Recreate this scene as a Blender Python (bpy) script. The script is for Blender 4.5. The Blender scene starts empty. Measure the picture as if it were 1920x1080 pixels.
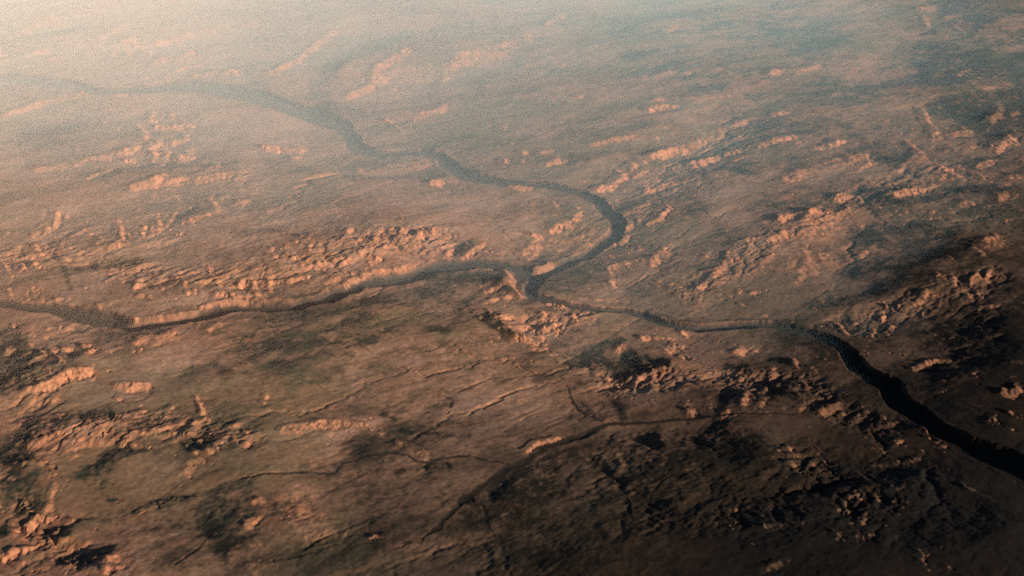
import bpy, math
import numpy as np

# ---------------------------------------------------------------- units: 1 = 100 m
R = math.radians
CAM_H = 100.0                       # aircraft at 10 km
PITCH = R(27.0)                     # downward tilt of the view
TANV = math.tan(R(15.0)); TANH = TANV*16/9
SUN_AZ = R(122.0)                   # from straight ahead, positive = right
SUN_EL = R(13.0)
QUICK = False

scene = bpy.context.scene
rng = np.random.RandomState

# ---------------------------------------------------------------- survey grid of the land
CELL = 0.25
X0, X1, Y0, Y1 = -300.0, 300.0, 75.0, 555.0
NX, NY = int((X1-X0)/CELL), int((Y1-Y0)/CELL)
xs = (X0+CELL*np.arange(NX)).astype(np.float32)
ys = (Y0+CELL*np.arange(NY)).astype(np.float32)
GX, GY = np.meshgrid(xs, ys)

def sstep(a, b, v):
    t = np.clip((v-a)/(b-a), 0, 1); return t*t*(3-2*t)

def base(x, y):
    """broad swell of the plateau"""
    return (0.9*np.sin(x*0.021+0.7)*np.cos(y*0.017) + 0.7*np.sin((x+y)*0.013+1.1)).astype(np.float32)

kx = np.fft.rfftfreq(NX, CELL).astype(np.float32)*2*np.pi
ky = np.fft.fftfreq(NY, CELL).astype(np.float32)*2*np.pi
KX, KY = np.meshgrid(kx, ky)

def gnoise(seed, beta, kmin, kmax=1e9, ang=0.0, st=1.0):
    """fractal noise; features are st times longer along direction ang"""
    n = rng(seed).standard_normal((NY, NX)).astype(np.float32)
    F = np.fft.rfft2(n)
    c, s = math.cos(ang), math.sin(ang)
    a = (KX*c+KY*s)*st; b = (-KX*s+KY*c)
    k = np.sqrt(a*a+b*b)
    f = 1.0/np.maximum(k, kmin)**beta
    f *= np.exp(-(k/kmax)**2); f *= 1-np.exp(-(k/kmin)**2*1.5)
    o = np.fft.irfft2(F*f, s=(NY, NX)).astype(np.float32)
    return o/o.std()

# chart coordinates of every survey cell (1920 x 1080 chart drawn from the aircraft)
def chart(x, y, z):
    cp, sp = math.cos(PITCH), math.sin(PITCH)
    dz = z-CAM_H
    f = y*cp-dz*sp
    up = y*sp+dz*cp
    return 960+960*(x/f)/TANH, 540-540*(up/f)/TANV

def ground(u, v):
    a = (u-960)/960*TANH; b = (540-v)/540*TANV
    cp, sp = math.cos(PITCH), math.sin(PITCH)
    dy, dz = cp+b*sp, -sp+b*cp
    dz = min(dz, -0.12)
    t = -CAM_H/dz
    return a*t, dy*t

B0 = base(GX, GY)
U, V = chart(GX, GY, B0)
U = U.astype(np.float32); V = V.astype(np.float32)
w1 = gnoise(11, 1.6, 0.12); w2 = gnoise(12, 1.6, 0.12)
depth_s = np.clip(190/GY, 0.35, 1.7)
w3 = gnoise(14, 1.3, 0.55); w4 = gnoise(15, 1.3, 0.55)
UW = U+(w1*2.0+w3*1.5)*depth_s; VW = V+(w2*1.2+w4*1.1)*depth_s
modn = 0.75*gnoise(13, 1.1, 0.35, ang=R(38), st=2.0)+0.75*gnoise(16, 0.9, 1.2, ang=R(100), st=1.8)

def window(x0, y0, x1, y1):
    c = [ground(x, y) for x in (x0, x1) for y in (y0, y1)]
    i0 = int((min(p[0] for p in c)-X0)/CELL)-8; i1 = int((max(p[0] for p in c)-X0)/CELL)+8
    j0 = int((min(p[1] for p in c)-Y0)/CELL)-8; j1 = int((max(p[1] for p in c)-Y0)/CELL)+8
    return slice(max(j0, 0), max(min(j1, NY), 0)), slice(max(i0, 0), max(min(i1, NX), 0))

def seg_d(u, v, pts, vs=1.0):
    """distance to a polyline and the interpolated third value"""
    best = np.full(u.shape, 1e9, np.float32); wd = np.ones_like(best)
    if len(pts) == 1: pts = pts+pts
    for p, q in zip(pts[:-1], pts[1:]):
        ax, ay = p[0], p[1]*vs; bx, by = q[0]-ax, q[1]*vs-ay
        L = bx*bx+by*by+1e-6
        t = np.clip(((u-ax)*bx+(v*vs-ay)*by)/L, 0, 1)
        d = (u-ax-t*bx)**2+(v*vs-ay-t*by)**2
        m = d < best
        best = np.where(m, d, best)
        if len(p) > 2: wd = np.where(m, p[2]+(q[2]-p[2])*t, wd)
    return np.sqrt(best), wd

mod2 = gnoise(17, 1.0, 0.8, ang=R(80), st=1.5)
def paint(target, text, gain=1.0, ragged=0.5, vs=1.3, warp=True, jag=0.0):
    for ln in text.strip().splitlines():
        ln = ln.split('#')[0].strip()
        if not ln: continue
        for part in ln.split('|'):
            tk = part.split()
            amp, w = float(tk[0]), float(tk[1])
            pts = [tuple(float(a) for a in t.split(',')) for t in tk[2:]]
            X = [p[0] for p in pts]; Y = [p[1] for p in pts]
            m = w+14
            sl = window(min(X)-m, min(Y)-m, max(X)+m, max(Y)+m)
            if sl[0].start >= sl[0].stop or sl[1].start >= sl[1].stop: continue
            u, v = (UW[sl], VW[sl]) if warp else (U[sl], V[sl])
            d, _ = seg_d(u, v, pts, vs)
            f = 1-sstep(w*0.25, w*1.05, d)
            if jag and w < 60: f = f*(1-jag)+jag*sstep(0.42, 0.78, f+0.26*mod2[sl])
            target[sl] += amp*gain*f*np.clip(1+ragged*modn[sl], 0.1, 2.4)

# ---------------------------------------------------------------- tone of the slopes: + faces the sun, - faces away
LIT = """
.6 6 180,85 205,68 225,58|.8 7 235,82 250,72 258,85 285,95|.7 6 205,108 215,100|.7 7 240,108 247,95
.5 8 95,108 140,100|.5 6 65,98 90,92|.5 6 165,105 168,98|.6 10 300,80 340,78|.4 14 330,75 420,55 480,45|.6 6 350,105 368,98
.8 6 335,135 345,130 350,125|.8 6 365,145 400,138 415,135|.9 7 425,138 440,135 448,138|.6 6 290,122 305,115
1 8 505,142 520,138 540,125 560,112 575,100 590,92|.6 10 590,92 610,75 630,60|.9 9 0,100 10,112|.4 10 0,60 20,70 60,55 100,40
.5 8 0,220 30,208 80,192 140,183 160,178|.4 5 160,178 240,181|.4 6 115,208 135,202|.3 6 180,222 200,215
.9 6 285,222 292,212|.7 5 325,215 330,222|.8 5 345,220 355,232 365,235|.9 7 265,238 275,248 278,262|.8 7 300,240 340,238|.8 6 325,268 355,258
1 7 232,292 262,280|1 7 285,282 302,270|.9 6 290,300 293,290|.9 6 315,297 320,285|.9 6 248,305 258,300|.6 12 335,298 365,282|.7 8 190,300 225,290
.5 8 140,308 180,300|.4 8 70,320 130,310|.6 5 165,335 210,318|.8 9 375,340 405,335 435,325|.8 7 300,345 312,335|.5 10 250,355 350,340
.8 6 495,275 520,277|.5 5 520,277 570,275|.4 6 550,292 565,285
.8 9 655,183 680,172 700,165|.9 10 705,155 715,135 740,120 765,105|.5 8 715,160 725,150|.5 20 840,130 870,115 930,100 990,72|.6 6 835,150 842,140
.9 7 1028,47 1040,38 1055,32|.7 6 1250,62 1268,55|.4 6 985,122 1020,115|.3 6 1060,118 1080,115|.4 6 1190,135 1230,125|.4 6 1210,150 1265,140
.5 4 1065,193 1090,187|.9 8 1222,212 1240,205 1262,205|.5 6 1230,192 1250,190|.6 6 730,225 750,235 762,242|.5 6 780,220 835,205|.6 6 832,207 838,198
.6 6 940,252 950,238|.7 6 1018,288 1035,285|.6 6 985,298 988,288|.6 6 950,310 952,300|.7 5 1028,310 1060,302|.4 6 1110,275 1150,268 1210,262
1 7 1128,352 1150,345 1165,332 1178,325|1 7 1188,318 1210,305 1230,295 1255,288 1280,272|.8 5 1200,325 1215,317|.8 6 1205,355 1240,345 1280,340
.8 6 815,345 835,342|.6 4 835,298 840,315|.4 10 960,350 1000,352|.3 15 680,312 800,302
.7 10 1725,18 1750,15|.6 8 1735,30 1745,50|.6 5 1770,35 1800,28|.4 6 1790,48 1810,60|.7 9 1448,142 1468,135|.4 8 1500,138 1540,125
.4 6 1335,145 1350,135|.4 6 1280,145 1310,138|.5 6 1690,125 1700,118|.6 6 1800,140 1818,130|.3 6 1750,145 1765,135|.6 5 1850,168 1870,160 1905,155
.4 4 1740,182 1800,175|.5 4 1280,190 1320,187 1370,183|.6 6 1350,240 1355,237|.5 5 1380,232 1400,225|.5 5 1450,218 1500,203
.9 7 1430,275 1455,265 1490,257|1 7 1300,305 1320,300 1350,292 1390,280|.7 9 1280,280 1320,262|.8 6 1530,280 1545,277|.7 6 1560,275 1585,265
.7 5 1735,205 1745,225 1755,245 1765,260|.8 9 1745,260 1760,250|.9 10 1860,230 1875,220 1880,200|.9 7 1900,215 1912,207|1 9 1875,280 1890,265 1905,260
.9 7 1890,255 1910,268|.6 12 1790,250 1820,250|.5 6 1700,265 1730,290 1745,305|.6 10 1765,315 1800,330|.8 5 1680,372 1740,357 1765,340 1775,330
.5 12 1840,310 1870,300|.5 14 1880,345 1910,330|.4 15 1480,340 1560,315 1620,295|.5 5 1625,290 1632,310 1610,325
.9 9 1570,382 1600,375|.7 6 1610,370 1625,378|.8 8 1685,370 1700,362 1720,362|.7 6 1700,400|.7 8 1805,385 1825,382|.9 16 1885,375 1900,365
.8 12 1462,420 1478,412|.8 8 1515,412 1535,405|.25 50 1540,430 1590,420|.25 40 1500,500 1560,490|.4 5 1590,390 1605,410 1625,430|.5 8 1640,460 1620,475
.7 10 1475,445|.6 14 1408,455|.5 14 1360,500 1345,510|.6 8 1370,475|.8 8 1390,545|.6 6 1405,550 1420,545|.5 6 1310,535 1325,530|.5 9 1480,532 1500,525 1510,515
.6 25 1855,465 1870,455|.5 6 1825,475 1845,490|1 7 1765,543 1772,538|1 7 1785,542 1787,532|1 9 1820,538 1835,530|.9 8 1850,530 1855,522
.9 5 1715,570 1735,565|1 5 1735,562 1745,555 1758,555|.9 7 1545,555 1552,562|.4 7 1555,575|.9 7 1658,592 1662,582|.9 8 1578,603 1585,615 1592,625
.9 7 1640,620 1645,610|.9 9 1670,618 1678,605|.5 6 1615,620|.7 6 1690,570|.5 6 1700,580|.6 6 1840,582 1870,582|.4 6 1785,628 1800,622|.4 6 1810,635 1815,625
.3 6 1850,640 1880,635|1.1 9 1720,690 1735,680 1755,673 1785,672|.6 4 1830,708 1842,703|.4 6 1895,690 1915,690|.8 5 1596,675 1608,673
.8 8 1280,617 1290,619|.7 12 1450,705 1455,690|.6 10 1380,655 1395,650|.6 8 1285,660|.5 5 1490,670 1500,685|.5 6 1500,700 1530,695|.4 6 1390,640 1420,648
.9 7 660,445 665,440|.9 7 672,462 682,450 690,445|.9 7 708,455 718,442|.9 7 735,442 742,440|.9 7 758,438 765,440|1 7 790,455 798,438|1 7 812,442 822,432
.7 12 745,455 775,462|.5 7 725,470 750,460|.5 6 680,485 690,490|.8 5 845,475 850,468|1 7 880,478 890,473 900,465|.6 6 905,465 912,458|.6 5 640,498 660,492
0.01 1 -90,-90|.8 8 985,465 1000,455 1015,443|.5 6 1000,470 1015,455|.8 9 1040,435 1060,423 1080,415 1090,400
.4 8 1000,395 1005,380 1030,378 1050,385|0.01 1 -90,-90
0.01 1 -90,-90|.7 4 965,503 972,505|.6 5 910,548 940,537 962,535|.6 6 900,570 940,558 975,550|.6 5 925,497 912,503
.8 5 915,578 918,585|.9 4 938,592 965,590|.9 4 945,600 968,598|.9 4 955,610 990,602|.9 4 950,605 965,615|.9 4 975,620 990,632|.9 4 1000,618 1020,620|.9 4 1020,610 1050,600
.7 6 1030,568|.9 6 1058,568 1070,572|.9 6 1080,580 1083,588|.6 15 975,630 1020,640|.6 6 1035,655 1045,648|.6 6 1040,600|.5 5 1178,597
.8 6 1250,388 1258,395|.8 6 1215,420 1240,410 1250,400|.7 6 1175,425 1185,420|.5 5 1200,413|.6 6 1165,450 1178,440|.6 7 1175,485 1150,495 1148,510 1160,530
.6 6 1195,483|.6 6 1210,485|.6 14 1230,485 1250,465|.5 8 1265,528 1280,530|.7 4 1205,624 1260,624|.5 10 1160,645 1170,640|.5 15 1255,650 1280,640
.9 8 1145,695|.9 8 1165,705|.9 8 1200,700|.9 8 1220,695 1260,688|.3 3 1090,552 1160,555
.9 6 68,442 85,432 92,425|.7 8 105,420 110,400|.8 7 70,458 80,465|.8 7 60,480 80,475|.8 7 70,500 82,508|.8 7 12,500 15,510|.8 7 42,505 44,498
.9 6 222,415 226,430 232,445|.9 6 232,447 243,455|.9 6 190,468 215,460 240,455|.8 8 290,430 305,428|.8 8 300,415 306,425|.5 5 315,425 335,385
1 7 345,420 370,412 385,410 405,403 415,392 408,378|1 6 435,385 450,375 468,375
.7 6 205,535|.7 6 230,530 235,540|.7 6 262,545 268,530|.7 6 310,545|.7 6 350,535 360,555|.7 6 320,550|.7 6 395,505 402,515|.7 6 420,540 425,545|.7 6 455,540 462,530
.7 6 480,530 483,540|.7 6 510,540 513,530|.7 6 540,470 545,468|.7 6 560,460|.7 6 580,475 590,460|.7 6 600,495|.7 6 515,485|.7 6 570,500|.6 5 525,532 560,525 580,520
.7 6 410,565 420,555 430,560|.7 6 440,565 475,560|.7 6 485,555 500,557|0.01 1 -90,-90|0.01 1 -90,-90
.6 6 615,530 640,520|.7 5 192,575 196,580|.6 5 15,545 20,555|.6 5 45,555 55,562|.6 5 110,562 140,560|.5 5 80,565
1 7 60,650 72,648|.9 6 58,630 65,628|.9 6 82,630 90,632|.9 7 105,660 110,675|.9 7 112,680 120,690|.8 6 120,658 135,660|.9 6 15,695|.6 6 48,673
1.2 10 60,745 90,737 120,725 150,710 172,705|.7 8 15,735 30,730|.6 6 30,712|.5 6 190,672 230,660|.4 20 260,650 330,640|.5 6 395,625 415,612|.4 5 100,625 150,605
.6 12 230,728 275,728|.8 6 235,785 265,778 280,772|.6 6 140,798 145,795|.6 6 168,800 172,795|.4 6 315,770 330,760|.6 5 370,750 380,770 385,778|.5 5 505,765 508,750
.5 7 365,800 395,790|.6 6 60,845 90,830 115,825|.6 6 125,845 150,835 180,828|.6 6 140,828 155,820|.6 6 150,845 200,830|.7 7 50,880 80,875 110,868 150,858
.5 5 22,853 35,850|.5 6 225,825 260,820|.5 6 270,820 315,805|.5 6 325,815|.8 6 228,838|.8 6 252,838|.8 6 367,855|.8 6 385,850 395,858|.8 6 465,842 475,838
.5 10 95,960 100,930 105,920|1 8 55,1000 65,985 85,975 95,975|.7 5 22,945 25,955|.7 5 45,970 65,960|1.1 10 50,1035 70,1030 85,1020|1 8 28,1045 35,1035
1 8 100,1015 105,1020|1 8 118,1015 130,1012|.6 6 0,1055 15,1050|.6 6 60,1070 95,1068|.6 6 98,1052|1 7 212,1058 228,1055|1 9 200,1080 215,1070 230,1072
.5 9 265,965 300,950 340,940|.5 12 480,955 495,950|.5 12 470,1000 485,985|.5 12 480,1035 490,1030|.5 12 480,1075|.3 20 350,890 370,870|.2 60 560,950 600,1000
.35 14 540,810 600,795 640,790|.3 12 640,790 700,800 760,830 800,855|.3 14 980,745|0.01 1 -90,-90|.6 3 700,1010 720,1005|.3 30 1150,1000|.3 8 1160,850 1170,870 1155,890
.4 8 1260,830
.6 10 1290,755 1300,775|.6 10 1330,745 1340,765|.6 8 1360,780 1370,772|.6 8 1400,760 1405,735|.6 8 1425,770 1430,760|.6 7 1470,768|.6 7 1510,770 1515,765
.9 10 1550,772 1565,768 1580,755|.8 7 1590,770|.8 8 1735,800 1755,808|.6 12 1760,828 1790,830|.6 7 1685,830 1690,825|.7 8 1715,855 1725,850 1732,840|.5 8 1640,838 1655,840
.6 7 1675,795 1685,785|.7 9 1490,838|.7 8 1500,850 1505,845|.7 8 1485,870 1495,885|.6 8 1510,885|.7 7 1525,865 1530,872|.7 7 1545,862|.6 7 1550,890|.5 8 1640,865 1700,860
1 10 1590,945 1595,960|.9 9 1600,935 1620,930|.8 7 1575,957|.9 7 1640,930 1645,935|.9 7 1625,940|.5 8 1680,920 1695,912|.9 8 1590,985|.9 7 1620,985 1625,972|.7 7 1635,1008
.5 7 1805,915 1830,930|.8 6 1718,1040 1725,1055 1735,1075|.6 6 1365,940 1370,955|.7 7 1395,970|.6 6 1440,975 1435,960|.6 6 1415,950 1425,960|.4 12 1445,1000 1500,985|.4 8 1430,1075 1480,1060
1.1 14 1875,750 1895,745 1905,735|1 8 1898,780
"""
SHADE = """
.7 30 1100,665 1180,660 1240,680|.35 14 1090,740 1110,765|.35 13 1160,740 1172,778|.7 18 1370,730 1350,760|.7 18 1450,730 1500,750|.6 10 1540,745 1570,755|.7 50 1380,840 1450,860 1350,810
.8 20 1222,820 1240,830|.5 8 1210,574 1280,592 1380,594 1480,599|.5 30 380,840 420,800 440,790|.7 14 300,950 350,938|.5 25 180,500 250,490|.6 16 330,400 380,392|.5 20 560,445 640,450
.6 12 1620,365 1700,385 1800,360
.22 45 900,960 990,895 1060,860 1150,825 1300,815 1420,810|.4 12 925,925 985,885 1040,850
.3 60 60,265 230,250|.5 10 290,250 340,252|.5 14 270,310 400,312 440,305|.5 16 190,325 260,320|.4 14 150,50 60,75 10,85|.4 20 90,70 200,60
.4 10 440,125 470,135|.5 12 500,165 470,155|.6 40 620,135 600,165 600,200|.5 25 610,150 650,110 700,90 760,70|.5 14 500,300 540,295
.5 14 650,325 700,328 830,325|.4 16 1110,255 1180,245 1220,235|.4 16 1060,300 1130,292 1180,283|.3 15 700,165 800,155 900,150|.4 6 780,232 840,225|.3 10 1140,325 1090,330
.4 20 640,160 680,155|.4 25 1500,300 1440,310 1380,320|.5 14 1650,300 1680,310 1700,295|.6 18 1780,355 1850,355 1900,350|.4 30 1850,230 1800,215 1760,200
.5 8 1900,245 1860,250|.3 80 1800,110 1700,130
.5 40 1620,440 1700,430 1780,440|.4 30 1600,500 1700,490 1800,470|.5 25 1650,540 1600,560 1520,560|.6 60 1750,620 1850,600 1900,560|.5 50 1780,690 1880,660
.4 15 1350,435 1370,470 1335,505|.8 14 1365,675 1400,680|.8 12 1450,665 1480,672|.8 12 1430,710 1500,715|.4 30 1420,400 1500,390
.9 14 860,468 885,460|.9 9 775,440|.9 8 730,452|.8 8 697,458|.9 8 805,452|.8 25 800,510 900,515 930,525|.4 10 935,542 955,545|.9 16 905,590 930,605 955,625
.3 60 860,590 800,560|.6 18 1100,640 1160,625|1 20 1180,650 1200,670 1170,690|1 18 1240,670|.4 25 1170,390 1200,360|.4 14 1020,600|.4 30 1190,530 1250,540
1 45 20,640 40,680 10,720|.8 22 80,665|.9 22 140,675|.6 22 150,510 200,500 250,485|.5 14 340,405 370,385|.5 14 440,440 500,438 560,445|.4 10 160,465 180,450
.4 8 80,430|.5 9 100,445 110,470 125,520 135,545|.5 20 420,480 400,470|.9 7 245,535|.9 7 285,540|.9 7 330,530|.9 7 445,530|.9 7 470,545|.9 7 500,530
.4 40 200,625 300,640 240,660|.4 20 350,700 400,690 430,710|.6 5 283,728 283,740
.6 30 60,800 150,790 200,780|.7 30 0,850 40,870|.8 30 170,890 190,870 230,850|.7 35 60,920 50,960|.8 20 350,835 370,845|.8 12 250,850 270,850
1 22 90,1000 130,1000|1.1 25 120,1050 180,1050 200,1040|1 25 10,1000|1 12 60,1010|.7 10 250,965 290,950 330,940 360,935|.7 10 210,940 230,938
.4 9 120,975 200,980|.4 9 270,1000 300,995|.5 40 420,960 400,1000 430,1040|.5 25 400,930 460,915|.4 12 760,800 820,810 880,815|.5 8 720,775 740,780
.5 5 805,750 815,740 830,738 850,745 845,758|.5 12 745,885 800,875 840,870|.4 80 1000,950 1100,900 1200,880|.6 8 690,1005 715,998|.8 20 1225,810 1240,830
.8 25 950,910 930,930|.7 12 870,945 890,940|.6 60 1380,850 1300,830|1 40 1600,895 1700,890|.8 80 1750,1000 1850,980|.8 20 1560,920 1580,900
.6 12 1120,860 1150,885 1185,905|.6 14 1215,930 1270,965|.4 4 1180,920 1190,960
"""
BROAD = """
1.3 300 1540,980 1850,900|1 150 1850,640 1800,760|.6 120 1650,520 1800,480|.8 170 1250,980 1050,1020|-.5 120 600,950 550,830|-.4 90 950,730|-.5 90 800,400|-.3 80 1480,680
-.4 80 430,230 520,220|.5 90 60,880|-.4 60 1550,430
"""
RIMS = """
.7 3.8 240,605 280,601 320,596 345,592 372,587|.9 3.8 380,581 410,575 440,570 470,565|.5 5 480,565 550,563|.9 5 650,530 680,517 700,510 740,504 775,495
1.5 9 957,500 962,515 962,530 970,540 979,550|1.0 5.5 1000,497 1020,493 1035,484|1.0 4.5 990,848 1010,832 1055,820|.4 4 1720,788 1760,816 1800,840
"""
D = np.zeros((NY, NX), np.float32)
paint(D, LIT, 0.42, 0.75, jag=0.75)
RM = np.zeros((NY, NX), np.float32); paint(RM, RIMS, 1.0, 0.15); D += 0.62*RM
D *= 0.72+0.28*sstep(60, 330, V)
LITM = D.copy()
def lee(A, n):
    ox, oy = int(round(sx*n)), int(round(sy*n)); return np.roll(A, (oy, ox), (0, 1))
sx, sy = -math.sin(SUN_AZ), -math.cos(SUN_AZ)      # away from the sun
far = sstep(130, 330, GY)
back = lee(np.clip(LITM, 0, 0.8), 6)*(1-far)+lee(np.clip(LITM, 0, 0.8), 14)*far
D -= 0.5*np.clip(back-0.6*LITM, 0, 1)
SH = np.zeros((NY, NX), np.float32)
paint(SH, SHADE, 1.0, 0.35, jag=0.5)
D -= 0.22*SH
paint(D, BROAD, -0.12, 0.1, vs=1.8)
# ground that is broken into gullies and small hills
ROUGH = """
.5 60 30,480 150,480 300,520 500,520 700,460 820,450|.5 40 1000,600 1100,590|.6 60 1150,700 1300,700 1500,720 1650,800|.5 70 60,680 80,830 300,800 450,820
.6 50 60,1000 150,1050|.5 60 1500,860 1620,950|.4 60 1300,540 1400,480 1550,400 1750,320|.4 60 1600,600 1850,530|.4 50 250,280 450,330|.4 40 250,100 450,130
.3 80 1100,450 1200,380 1400,250|.28 200 1300,940 1650,920|.15 100 1150,850|.3 60 1800,700 1850,600|.3 60 300,450 200,440 100,440
"""
RG = np.zeros((NY, NX), np.float32)
paint(RG, ROUGH, 1.0, 0.1, vs=1.8)
RG = 0.22+np.clip(RG, 0, 0.8)

# linear recovery of relief: dh/ds along the light equals the wanted slope
sx, sy = -math.sin(SUN_AZ), -math.cos(SUN_AZ)      # away from the sun
F = np.fft.rfft2(D)
ks = KX*sx+KY*sy; k2 = KX*KX+KY*KY
filt = (-1j*ks)/(ks*ks+0.03*k2+0.06**2)
H = np.fft.irfft2(F*filt, s=(NY, NX)).astype(np.float32)
del F, filt

ANG = R(36)
RH = np.clip(RG-0.2, 0, 1)
n1 = gnoise(21, 2.25, 0.10, 14, ANG, 1.7)
n2 = gnoise(22, 1.9, 0.55, 14, ANG, 2.0)
rid = gnoise(23, 1.9, 0.30, 14, R(60), 1.6)
n0 = gnoise(24, 2.1, 0.06, 14, ANG, 1.8)
H += n1*0.30*(0.28+RG)+n0*0.42
tq = gnoise(25, 1.9, 0.07, 14, ANG, 1.9)*1.6+n1*0.25
fr = tq-np.floor(tq)
SCARP = np.exp(-((fr-0.5)/0.07)**2)*sstep(0.25, 0.6, RG+0.25*modn*0.3)
H += (np.floor(tq)+sstep(0.42, 0.58, fr)-tq*0.75)*0.20*RH
H += (0.35-np.abs(n2))*0.26*RH
patch = sstep(-0.1, 1.4, gnoise(28, 1.8, 0.05)+0.5*gnoise(29, 1.5, 0.15))
BK = np.clip(0.25*patch+0.9*RH, 0, 1)
r1 = gnoise(51, 1.7, 0.22, 14, ANG, 1.4); r2 = gnoise(52, 1.6, 0.6, 14, ANG, 1.2)
H += (0.8-np.abs(r1))*0.20*BK+(0.8-np.abs(r2))*0.15*BK*sstep(0.2, 1.3, 0.8-np.abs(r1)+0.6)
H += -np.exp(-np.abs(rid)*3.2)*0.35*RH
hil = gnoise(26, 1.9, 0.35, 14); H += (0.6-np.abs(hil))*0.16*RH
flu = gnoise(27, 1.3, 0.9, 14, math.atan2(sy, sx), 3.5); H -= np.abs(flu)*0.22*np.clip(LITM, 0, 0.9)              # gully net

# ---------------------------------------------------------------- canyons  (x,y,width on the chart)
MAIN = """-500,112,16 -250,120,18 -60,134,18 0,140,18 60,148,24 130,158,22 180,172,15 230,172,15 300,165,20 360,160,24 420,168,28 480,182,27 540,200,27 600,218,25 640,232,20 655,250,20 665,268,20
700,278,15 740,278,12 790,278,12 825,288,15 845,308,20 870,325,22 920,335,17 980,342,13 1040,348,12 1090,358,15 1120,372,17 1140,392,18 1158,415,17 1148,440,16 1108,462,16 1073,475,16
1040,490,16 1008,508,20 1000,525,19 994,540,15 1000,552,15 1040,557,12 1090,568,11 1123,572,11 1173,571,12 1207,580,14 1240,595,14 1280,602,13 1330,605,14 1380,603,14 1447,604,15 1480,610,16
1513,620,17 1547,633,18 1573,648,20 1592,664,23 1610,690,28 1640,706,33 1663,716,32 1690,748,28 1720,766,28 1750,790,28 1780,808,30 1813,826,33 1847,842,36 1897,868,42 1960,908,48 2060,1000,54 2220,1110,60 2500,1300,70"""
WEST = """1008,508,18 970,497,14 950,492,12 927,488,12 893,487,13 867,490,16 827,492,17 800,498,14 787,507,16 750,517,16 707,522,14 680,527,12 657,538,14 640,541,14 628,547,20 617,556,17
583,563,12 550,573,14 513,577,14 483,574,14 450,577,14 417,583,14 377,594,14 333,602,14 300,606,14 253,613,20 233,606,17 200,597,23 167,590,21 133,583,19 100,577,15 67,577,13 33,574,11 -10,566,11 -80,560,11 -300,540,12 -600,520,12"""
RAV = """1600,774,1 1400,778,4 1280,780,7 1200,785,9 1140,788,12 1110,797,16 1088,815,16 1060,826,13 1035,836,13 1010,850,14 985,866,15 960,880,17 935,895,18 905,915,16 880,935,13 855,955,10 820,985,7 780,1020,4"""
def carve(spec, depth, wall, vs=1.9, wz=1.0, wr=1.0, ink=1.0):
    pts = [tuple(float(a) for a in t.split(',')) for t in spec.split()]
    for i in range(0, len(pts)-1, 3):
        seg = pts[i:i+4]
        X = [p[0] for p in seg]; Y = [p[1] for p in seg]; m = 110
        sl = window(min(X)-m, min(Y)-m*0.6, max(X)+m, max(Y)+m*0.6)
        d, w = seg_d(U[sl]+wr*(w1[sl]*2.9+w3[sl]*0.6)*depth_s[sl], V[sl]+wr*(w2[sl]*1.5+w4[sl]*0.35)*depth_s[sl], seg, vs)
        w = w*wz
        f = 1-sstep(w*(1-wall), w*(1+wall*0.6), d)
        f = np.clip(f, 0, 1)
        DEP[sl] = np.maximum(DEP[sl], f*depth*np.clip(w/16, 0.35, 1.6))
        CM[sl] = np.maximum(CM[sl], f)
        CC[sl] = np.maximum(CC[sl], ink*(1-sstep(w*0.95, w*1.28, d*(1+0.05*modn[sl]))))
CC = np.zeros((NY, NX), np.float32)
DEP = np.zeros((NY, NX), np.float32); CM = np.zeros_like(DEP)
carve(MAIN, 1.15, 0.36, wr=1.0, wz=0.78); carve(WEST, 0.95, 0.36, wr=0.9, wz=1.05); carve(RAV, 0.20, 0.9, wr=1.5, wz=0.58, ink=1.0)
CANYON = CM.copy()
THIN = ["415,912,2.4 440,905,2.6 480,898,2.6 520,895,2.6 560,888,2.6 600,890,2.6 620,885,2.6 640,870,2.8 655,862,2.8 700,852,3 740,848,3 765,852,3 785,865,2.8 810,867,2.6 850,858,2.5 880,857,2.5 910,862,2.5 935,865,3 960,870,3",
 "1060,705,2 1075,735,2.4 1100,760,2.6 1125,782,3",
 "1180,910,2.5 1186,940,3 1196,975,2.5", "880,930,4 910,965,4 930,1010,3",
 "660,1010,3 590,1040,3 520,1060,2.5","330,1070,2.6 370,1040,2.6 400,1010,2.4",
]
for t in THIN:
    t = t.split(); t[0] = t[0].rsplit(',', 1)[0]+',0.9'; t[-1] = t[-1].rsplit(',', 1)[0]+',1.4'; t = ' '.join(t)
    carve(t, 0.22, 0.85, wr=1.4, wz=1.15, ink=1.0)
HS = np.fft.irfft2(np.fft.rfft2(H)*np.exp(-k2/0.45**2), s=(NY, NX)).astype(np.float32)
H = H+(HS-H)*0.85*CM-DEP
H = np.clip(H, -6, 6)

# ---------------------------------------------------------------- running water: drainage routed over the land, channels cut, banks slumped
import heapq
def drainage(Zc, seed_mask, live):
    """priority flood: every cell gets the neighbour it drains to; returns order, receivers, upstream area"""
    ny, nx = Zc.shape
    n = ny*nx; z = Zc.ravel().tolist()
    rec = list(range(n))
    done = bytearray((~live).astype(np.uint8).ravel().tobytes())
    heap = [(z[i], i) for i in np.flatnonzero(seed_mask & live).tolist()]
    for _, i in heap: done[i] = 1
    heapq.heapify(heap); pop = heapq.heappop; push = heapq.heappush
    order = []; app = order.append
    nb = (-1, 1, -nx, nx, -nx-1, -nx+1, nx-1, nx+1)
    while heap:
        lv, i = pop(heap); app(i)
        for d in nb:
            j = i+d
            if done[j]: continue
            done[j] = 1; rec[j] = i
            zj = z[j]
            push(heap, (zj if zj > lv else lv+1e-5, j))
    area = [1.0]*n
    for i in reversed(order):
        k = rec[i]
        if k != i: area[k] += area[i]
    return order, rec, area
STEP = 2
Zc = (H+B0+DEP-np.minimum(DEP, 0.10))[::STEP, ::STEP].astype(np.float64)
Zc = Zc+0.03*rng(77).standard_normal(Zc.shape)
Uc, Vc = U[::STEP, ::STEP], V[::STEP, ::STEP]
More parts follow.
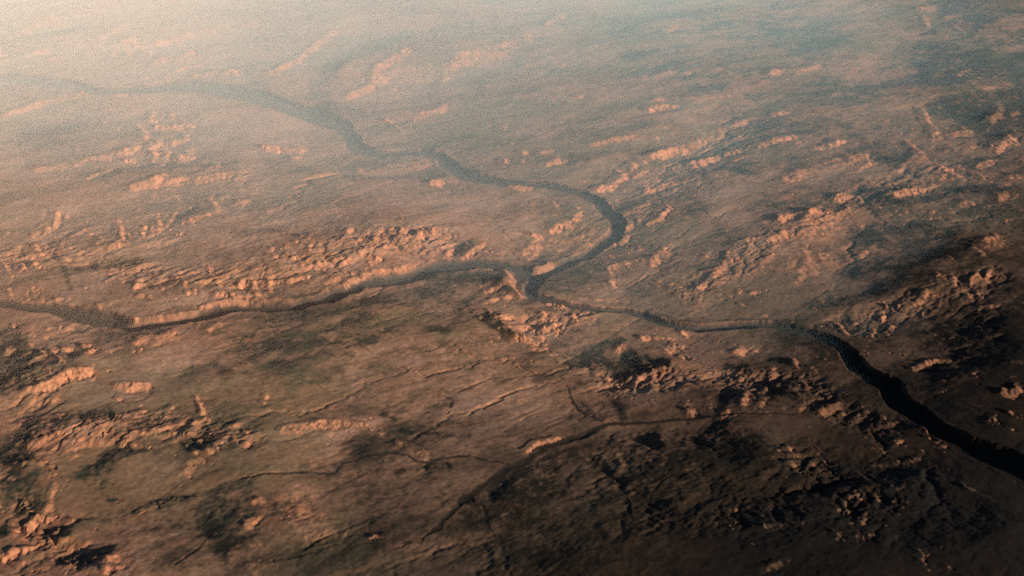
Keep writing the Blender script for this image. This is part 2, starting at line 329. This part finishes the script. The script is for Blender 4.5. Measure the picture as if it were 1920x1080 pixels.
live = (Uc > -300) & (Uc < 2250) & (Vc > -60) & (Vc < 1250)
live[[0, -1]] = False; live[:, [0, -1]] = False
inner = live.copy(); inner[1:-1, 1:-1] &= live[:-2, 1:-1] & live[2:, 1:-1] & live[1:-1, :-2] & live[1:-1, 2:]
seeds = (live & ~inner) | (live & (CANYON[::STEP, ::STEP] > 0.95))
order, rec, area = drainage(Zc, seeds, live)
Kc = (0.05+1.2*RG+0.5*patch)[::STEP, ::STEP].ravel()*0.24
al = (Kc*np.sqrt(np.array(area)*np.clip(150/GY[::STEP, ::STEP].ravel(), 0.3, 1.5))).tolist()
z = Zc.ravel().tolist()
for i in order:
    k = rec[i]
    if k != i and z[k] < z[i]:
        a = al[i]; z[i] = (z[i]+a*z[k])/(1+a)
Zn = np.array(z).reshape(Zc.shape)
AR = np.array(area, np.float32).reshape(Zc.shape)
chan = np.clip((AR-25)/200, 0, 1)*0.05*(0.3+RG[::STEP, ::STEP])
Zn -= chan
TAL = (0.62+0.12*gnoise(41, 1.5, 0.08)[::STEP, ::STEP].clip(-1.5, 1.5))*CELL*STEP
for it in range(9):
    for ax in (0, 1):
        for sh in (-1, 1):
            Zn = np.minimum(Zn, np.roll(Zn, sh, ax)+TAL)
    for sh in ((1, 1), (1, -1), (-1, 1), (-1, -1)):
        Zn = np.minimum(Zn, np.roll(Zn, sh, (0, 1))+TAL*1.414)
dZ = np.where(live, np.minimum(Zn-Zc, 0), 0)
def up(A):
    A = np.repeat(np.repeat(A.astype(np.float32), STEP, 0), STEP, 1)[:NY, :NX]
    return np.fft.irfft2(np.fft.rfft2(A)*np.exp(-k2/7.0**2), s=(NY, NX)).astype(np.float32)
dZ = up(dZ)
CHN = up(np.clip(np.log(np.maximum(AR, 1)/20)/5, 0, 1)*live)
print('cut', float(dZ.min()), float(dZ.mean()))
H = H+dZ*(1-0.8*CM)
for kk, g_ in ((1.6, 0.22), (4.5, 0.55)):              # crisper crests and gullies
    HS = np.fft.irfft2(np.fft.rfft2(H)*np.exp(-k2/kk**2), s=(NY, NX)).astype(np.float32)
    H = H+np.clip((H-HS)*g_, -0.25, 0.25)*(1-CM)*(0.45+0.55*np.clip(RH+LITM*2, 0, 1))

# fade to the plain at the border of the survey
edge = sstep(0, 25, GX-X0)*sstep(0, 25, X1-GX)*sstep(0, 8, GY-Y0)*sstep(0, 40, Y1-GY)
H *= edge
Z = H+B0

# ---------------------------------------------------------------- rock and soil colours, with light and shade painted in
gy_, gx_ = np.gradient(H, CELL)
slope = np.sqrt(gx_**2+gy_**2)
lowp = gnoise(31, 1.8, 0.03); lowp2 = gnoise(34, 1.7, 0.05); midp = gnoise(32, 1.5, 0.15, ang=ANG, st=2.5); finep = gnoise(33, 1.0, 0.8, ang=ANG, st=1.6)
PALE = """
.35 260 300,520 800,420|.3 200 1200,300 1500,350
.5 150 250,240 500,250|.4 100 900,400 600,400|.4 120 1250,230 1000,200
.6 240 250,420 700,420|.4 160 700,700 900,700|.4 160 250,700 500,800|.3 150 1450,450 1300,640
1 260 0,-20 300,40|.6 120 0,180 250,180 700,150|.4 120 350,230 600,260|.5 30 560,500 760,470 900,450 1000,420 1080,410|.5 25 280,570 400,560 480,555|.4 50 620,380 860,400|.5 30 300,200 450,220 560,230|.4 60 560,930 600,1000
.4 40 900,740 1000,720|.4 40 1480,470 1560,440|.4 40 1400,640 1500,660|.5 20 400,400 470,380|.4 60 560,830 700,790|.4 30 350,880 250,900|.4 40 1200,720 1400,700|.4 30 1700,330 1850,330
.5 14 958,502 965,530 978,548|.4 14 60,745 172,705
"""
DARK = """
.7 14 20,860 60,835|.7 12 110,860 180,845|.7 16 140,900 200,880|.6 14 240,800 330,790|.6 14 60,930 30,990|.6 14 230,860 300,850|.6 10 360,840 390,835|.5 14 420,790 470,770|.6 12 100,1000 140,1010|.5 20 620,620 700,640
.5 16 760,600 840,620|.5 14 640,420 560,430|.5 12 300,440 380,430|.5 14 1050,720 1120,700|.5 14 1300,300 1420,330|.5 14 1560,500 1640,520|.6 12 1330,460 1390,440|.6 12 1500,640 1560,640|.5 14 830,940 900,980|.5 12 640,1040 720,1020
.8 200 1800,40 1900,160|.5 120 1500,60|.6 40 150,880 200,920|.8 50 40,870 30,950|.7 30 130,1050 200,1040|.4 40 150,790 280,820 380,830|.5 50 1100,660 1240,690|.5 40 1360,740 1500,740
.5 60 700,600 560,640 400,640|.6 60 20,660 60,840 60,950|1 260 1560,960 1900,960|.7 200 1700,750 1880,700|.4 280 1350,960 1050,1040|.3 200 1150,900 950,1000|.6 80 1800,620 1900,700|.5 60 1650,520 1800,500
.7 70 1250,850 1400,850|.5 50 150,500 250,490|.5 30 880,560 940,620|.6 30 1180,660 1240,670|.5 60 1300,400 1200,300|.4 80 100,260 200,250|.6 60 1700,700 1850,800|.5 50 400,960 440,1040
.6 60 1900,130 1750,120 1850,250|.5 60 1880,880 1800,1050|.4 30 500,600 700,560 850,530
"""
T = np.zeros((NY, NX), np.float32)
paint(T, PALE, 1.0, 0.3, vs=1.8); paint(T, DARK, -1.0, 0.4, vs=1.8, jag=0.6)  # ground tones; broad strokes also paint a dimmer near right and brighter far left
mot = gnoise(36, 1.25, 0.22, ang=ANG, st=2.0)
T += np.tanh(2*lowp)*0.22+np.tanh(2.2*midp+0.5*finep)*0.34+np.tanh(2.5*mot-0.6)*0.24+finep*0.12-np.clip(SH, 0, 1.2)*1.15+SCARP*0.07-CHN*0.55  # shade strokes darken the colour too, for painted shade and dark plants
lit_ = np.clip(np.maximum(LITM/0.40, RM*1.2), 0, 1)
T += lit_*0.12  # sunlit strokes are painted lighter in the colour as well
rock_lit = np.maximum(sstep(0.16, 0.42, slope), lit_)  # steep faces, plus strokes painted orange as if sunlit
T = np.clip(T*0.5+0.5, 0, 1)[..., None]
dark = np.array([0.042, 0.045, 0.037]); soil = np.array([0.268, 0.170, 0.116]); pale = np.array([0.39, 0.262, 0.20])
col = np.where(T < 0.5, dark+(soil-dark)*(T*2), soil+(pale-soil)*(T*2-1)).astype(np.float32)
rust = sstep(0.2, 1.2, 0.9*gnoise(35, 1.6, 0.08)+0.4*midp)[..., None]*0.45
col = col+(np.array([0.30, 0.150, 0.095])-col)*rust*(T > 0.3)
ol = sstep(0.25, 0.95, 0.8*lowp2+0.5*midp)[..., None]*0.42
col = col+(np.array([0.100, 0.115, 0.068])-col)*ol
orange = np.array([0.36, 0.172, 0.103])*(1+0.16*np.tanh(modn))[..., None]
col = col+(orange-col)*(rock_lit*(0.3+0.5*np.clip(T[..., 0]*1.3, 0, 1)))[..., None]
canyon_shade = np.array([0.030, 0.033, 0.033])  # near-black painted in for the shadow that fills the canyons
col = col+(canyon_shade-col)*(CC*0.9*(1-0.9*np.clip(RM, 0, 1)))[..., None]
near_dim = sstep(1.0, 1.72, (U+25*w1)/1920+(V+20*w2)/1080)        # dimming painted into the colour towards the near right
col = col+(col.mean(-1, keepdims=True)*np.array([1.22, 0.98, 0.78])-col)*(0.7*near_dim*(1-lit_))[..., None]
near_dim = near_dim*(1-0.40*sstep(0.1, 0.35, LITM))
col = col*(1-0.95*near_dim)[..., None]
col = np.clip(col*0.74*(1-0.12*sstep(0.62, 1.0, V/1080))[..., None], 0.006, 0.7).astype(np.float32)  # vignette-like dimming of the near ground, put into its colour

# ---------------------------------------------------------------- mesh of the land, finer where the aircraft is near
def bil(A, x, y):
    fx = np.clip((x-X0)/CELL, 0, NX-1.001); fy = np.clip((y-Y0)/CELL, 0, NY-1.001)
    i = fx.astype(np.int32); j = fy.astype(np.int32); a = fx-i; b = fy-j
    if A.ndim == 3: a = a[..., None]; b = b[..., None]
    return A[j, i]*(1-a)*(1-b)+A[j, i+1]*a*(1-b)+A[j+1, i]*(1-a)*b+A[j+1, i+1]*a*b

st_t, st_d = (0.09, 0.07) if QUICK else (0.052, 0.036)
th = np.concatenate([np.linspace(-180, -42, 70)[:-1], np.arange(-42, 42, st_t), np.linspace(42, 180, 70)])
dep = np.arange(50, 10.4, -st_d)
rr = np.concatenate([[1, 20, 40, 60, 75], CAM_H/np.tan(np.radians(dep)), np.geomspace(560, 6000, 40)])
TH, RR = np.meshgrid(np.radians(th), rr)
mx = (RR*np.sin(TH)).astype(np.float64); my = (RR*np.cos(TH)).astype(np.float64)
inside = (mx > X0) & (mx < X1-1) & (my > Y0) & (my < Y1-1)
mz = base(mx, my)+np.where(inside, bil(H, mx, my), 0)
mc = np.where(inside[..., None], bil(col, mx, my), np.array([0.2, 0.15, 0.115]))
mcan = np.where(inside, bil(CANYON, mx, my), 0)
nr, nt = mx.shape
idx = np.arange(nr*nt).reshape(nr, nt)
quads = np.stack([idx[:-1, :-1], idx[:-1, 1:], idx[1:, 1:], idx[1:, :-1]], -1).reshape(-1, 4)
co = np.stack([mx, my, mz], -1).reshape(-1, 3)
mcf = mc.reshape(-1, 3); canf = mcan.reshape(-1)

# smooth normals of the whole sheet, shared by its pieces
P = np.stack([mx, my, mz], -1)
tr = np.gradient(P, axis=0); tt = np.gradient(P, axis=1)
nrm = np.cross(tt, tr); nrm /= np.linalg.norm(nrm, axis=-1, keepdims=True)+1e-12
nrm[nrm[..., 2] < 0] *= -1
nrm = nrm.reshape(-1, 3)

def land_material():
    m = bpy.data.materials.new('desert_rock'); m.use_nodes = True
    nt_ = m.node_tree; N = nt_.nodes; L = nt_.links
    bs = N['Principled BSDF']; bs.inputs['Roughness'].default_value = 0.95
    bs.inputs['Specular IOR Level'].default_value = 0.1
    at = N.new('ShaderNodeAttribute'); at.attribute_name = 'soil'
    tc = N.new('ShaderNodeNewGeometry')
    n = N.new('ShaderNodeTexNoise'); n.inputs['Scale'].default_value = 1.1; n.inputs['Detail'].default_value = 7; n.inputs['Roughness'].default_value = 0.65
    r = N.new('ShaderNodeMapRange'); r.inputs[1].default_value = 0.3; r.inputs[2].default_value = 0.7; r.inputs[3].default_value = 0.72; r.inputs[4].default_value = 1.28
    mu = N.new('ShaderNodeVectorMath'); mu.operation = 'SCALE'
    bp = N.new('ShaderNodeBump'); bp.inputs['Strength'].default_value = 0.6; bp.inputs['Distance'].default_value = 0.12
    L.new(tc.outputs['Position'], n.inputs['Vector']); L.new(n.outputs['Fac'], r.inputs[0])
    L.new(at.outputs['Color'], mu.inputs[0]); L.new(r.outputs[0], mu.inputs['Scale']); L.new(mu.outputs[0], bs.inputs['Base Color'])
    L.new(n.outputs['Fac'], bp.inputs['Height']); L.new(bp.outputs[0], bs.inputs['Normal'])
    return m
LAND = land_material()

def piece(name, label, cat, faces):
    used = np.unique(faces); rm = np.zeros(len(co), np.int64); rm[used] = np.arange(len(used))
    f = rm[faces]; me = bpy.data.meshes.new(name)
    me.vertices.add(len(used)); me.vertices.foreach_set('co', co[used].astype(np.float32).ravel())
    me.loops.add(f.size); me.loops.foreach_set('vertex_index', f.ravel().astype(np.int32))
    me.polygons.add(len(f)); me.polygons.foreach_set('loop_start', (np.arange(len(f))*4).astype(np.int32))
    me.update(calc_edges=True); me.validate()
    me.polygons.foreach_set('use_smooth', np.ones(len(me.polygons), bool))
    at = me.color_attributes.new('soil', 'FLOAT_COLOR', 'POINT')
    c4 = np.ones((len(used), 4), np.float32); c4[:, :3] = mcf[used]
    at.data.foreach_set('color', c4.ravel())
    try: me.normals_split_custom_set_from_vertices(nrm[used].astype(np.float32).tolist())
    except Exception as e: print('normals', e)
    me.materials.append(LAND)
    o = bpy.data.objects.new(name, me); scene.collection.objects.link(o)
    o['kind'] = 'structure'; o['label'] = label; o['category'] = cat
    return o

fc = co[quads].mean(1); cu, cv = chart(fc[:, 0], fc[:, 1], fc[:, 2])
isc = (canf[quads].mean(1) > 0.25) & (cu > -200) & (cu < 2100) & (cv > -50) & (cv < 1150) & (fc[:, 1] > 0)
rav = isc & (cv > 762) & (cu < 1605)
def poly_y(spec, u):
    p = sorted([tuple(float(a) for a in t.split(','))[:2] for t in spec.split()]); return np.interp(u, [a[0] for a in p], [a[1] for a in p])
wst = isc & ~rav & (cu < 985) & (np.abs(cv-poly_y(WEST, cu)) < 45) & (cv > 465)
mn = isc & ~rav & ~wst
# landforms one can point to, each its own piece of the sheet
mlit = np.where(inside, bil(LITM, mx, my), 0).reshape(-1); flit = mlit[quads].mean(1)
rest = ~isc
for nm, lb, ct, (u0, v0, u1, v1) in [
    ('bluff', 'tall sunlit orange bluff standing at the river confluence', 'bluff', (948, 488, 992, 558)),
    ('ridge', 'long bright orange fluted ridge beside dark ground at the left edge', 'ridge', (45, 690, 190, 758)),
    ('ridge', 'lone curved orange ridge in the dark ground right of the main canyon', 'ridge', (1708, 660, 1800, 702)),
    ('cliff', 'stepped pale orange cliff on the hazy plateau above the left side canyon', 'cliff', (335, 366, 480, 428)),
    ('escarpment', 'long pink escarpment rising away to the right of the main canyon bend', 'escarpment', (1120, 262, 1285, 362)),
    ('ridge', 'far slanting pink ridge in the haze beyond the upper left canyon', 'ridge', (495, 82, 600, 150)),
    ('ridge', 'long pink ridge right of the side valley in the hazy upper middle', 'ridge', (645, 98, 775, 195)),
    ('hill', 'orange pyramid shaped hill in shadowed ground at the right edge', 'hill', (1858, 725, 1920, 800)),
    ('outcrop', 'cluster of glowing orange outcrops in near black ground at lower right', 'outcrop', (1565, 920, 1655, 1015))]:
    m_ = rest & (flit > 0.05) & (cu > u0) & (cu < u1) & (cv > v0) & (cv < v1) & (fc[:, 1] > 0)
    if m_.sum() > 30:
        piece(nm, lb, ct, quads[m_]); rest = rest & ~m_
piece('terrain', 'brown desert plateau of eroded mesas and gullies stretching into the haze', 'terrain', quads[rest])
piece('canyon', 'long dark main river canyon winding from upper left to lower right', 'canyon', quads[mn])
piece('canyon', 'narrow shadowed side canyon with pale upper rim running left from the confluence', 'canyon', quads[wst])
piece('ravine', 'dark ravine cutting the near plain at lower centre with thin orange rim', 'ravine', quads[rav])

# ---------------------------------------------------------------- haze: warm dust scattering backward, its bank shaped to add a glare at left, bluish air
def haze(name, label, top, mats):
    """a bank of even air; its upper face rises and sinks with top(x, y)"""
    gx = np.array([-5500, -1500, -900, -600]+list(range(-450, 451, 50))+[600, 900, 1500, 5500], float)
    gy = np.array([-5500, -500, -100]+list(range(0, 701, 50))+[900, 1500, 5500], float)
    n, m_ = len(gx), len(gy)
    vt = [(x, y, max(top(x, y), -7.5)) for y in gy for x in gx]; vb = [(x, y, -8.5) for y in gy for x in gx]
    k = n*m_; f = []
    for j_ in range(m_-1):
        for i_ in range(n-1):
            a = j_*n+i_
            f += [(a, a+1, a+n+1, a+n), (k+a, k+a+n, k+a+n+1, k+a+1)]
    for i_ in range(n-1):
        a = i_; b = (m_-1)*n+i_
        f += [(k+a, k+a+1, a+1, a), (b, b+1, k+b+1, k+b)]
    for j_ in range(m_-1):
        a = j_*n; b = j_*n+n-1
        f += [(a, a+n, k+a+n, k+a), (b+n, b, k+b, k+b+n)]
    me = bpy.data.meshes.new(name); me.from_pydata(vt+vb, [], f)
    o = bpy.data.objects.new(name, me); scene.collection.objects.link(o)
    m = bpy.data.materials.new(name+'_air'); m.use_nodes = True; N = m.node_tree.nodes; L = m.node_tree.links
    N.remove(N['Principled BSDF'])
    a = N.new('ShaderNodeVolumeScatter'); a.inputs['Color'].default_value = (*mats[0], 1); a.inputs['Density'].default_value = mats[1]; a.inputs['Anisotropy'].default_value = mats[2]
    L.new(a.outputs[0], N['Material Output'].inputs['Volume'])
    me.materials.append(m)
    o['kind'] = 'structure'; o['label'] = label; o['category'] = 'haze'
def ss(a, b, v):
    t = min(max((v-a)/(b-a), 0), 1); return t*t*(3-2*t)
def dust_top(x, y):
    side = 0.10+0.90*ss(230, -330, x-0.1*(y-100))
    return -7.5+1.5+1.5*ss(100, -60, x)+(12*ss(60, 230, y)+8*ss(150, 560, y))*side+7*ss(60, -160, x)*ss(60, 160, y)
haze('haze', 'warm dusty haze lying thickest over the far left of the plateau', dust_top, ((1.0, 0.88, 0.79), 0.0028, -0.40))
haze('haze', 'thin bluish haze over the distant right of the plateau', lambda x, y: -6+(7*ss(90, 250, y)+21*ss(150, 480, y))*(1-0.62*ss(20, 200, x))*(1-0.3*ss(20, -220, x)), ((0.43, 0.77, 1.0), 0.0085, -0.25))

# ---------------------------------------------------------------- light
w = bpy.data.worlds.new('World'); scene.world = w; w.use_nodes = True
N = w.node_tree.nodes; sky = N.new('ShaderNodeTexSky'); sky.sky_type = 'NISHITA'; sky.sun_disc = False
sky.sun_elevation = SUN_EL; sky.sun_rotation = SUN_AZ % (2*math.pi); sky.altitude = 1500
w.node_tree.links.new(sky.outputs[0], N['Background'].inputs[0]); N['Background'].inputs[1].default_value = 0.10
sl_ = bpy.data.lights.new('sun', 'SUN'); sl_.energy = 11.5; sl_.angle = R(0.53); sl_.color = (1.0, 0.73, 0.51)
so = bpy.data.objects.new('sun', sl_); scene.collection.objects.link(so)
from mathutils import Vector
tosun = Vector((math.sin(SUN_AZ)*math.cos(SUN_EL), math.cos(SUN_AZ)*math.cos(SUN_EL), math.sin(SUN_EL)))
so.rotation_euler = tosun.to_track_quat('Z', 'Y').to_euler(); so.location = tosun*200

# ---------------------------------------------------------------- camera
cd = bpy.data.cameras.new('camera'); cam = bpy.data.objects.new('camera', cd); scene.collection.objects.link(cam)
cd.sensor_width = 36; cd.lens = 18/TANH; cd.clip_start = 0.5; cd.clip_end = 20000
cam.location = (0, 0, CAM_H); cam.rotation_euler = (math.pi/2-PITCH, 0, 0)
scene.camera = cam
scene.view_settings.view_transform = 'Standard'; scene.view_settings.look = 'None'; scene.view_settings.exposure = 0
scene.cycles.volume_bounces = 1
scene.cycles.use_denoising = False
scene.cycles.sample_clamp_direct = 2.5; scene.cycles.sample_clamp_indirect = 1.0
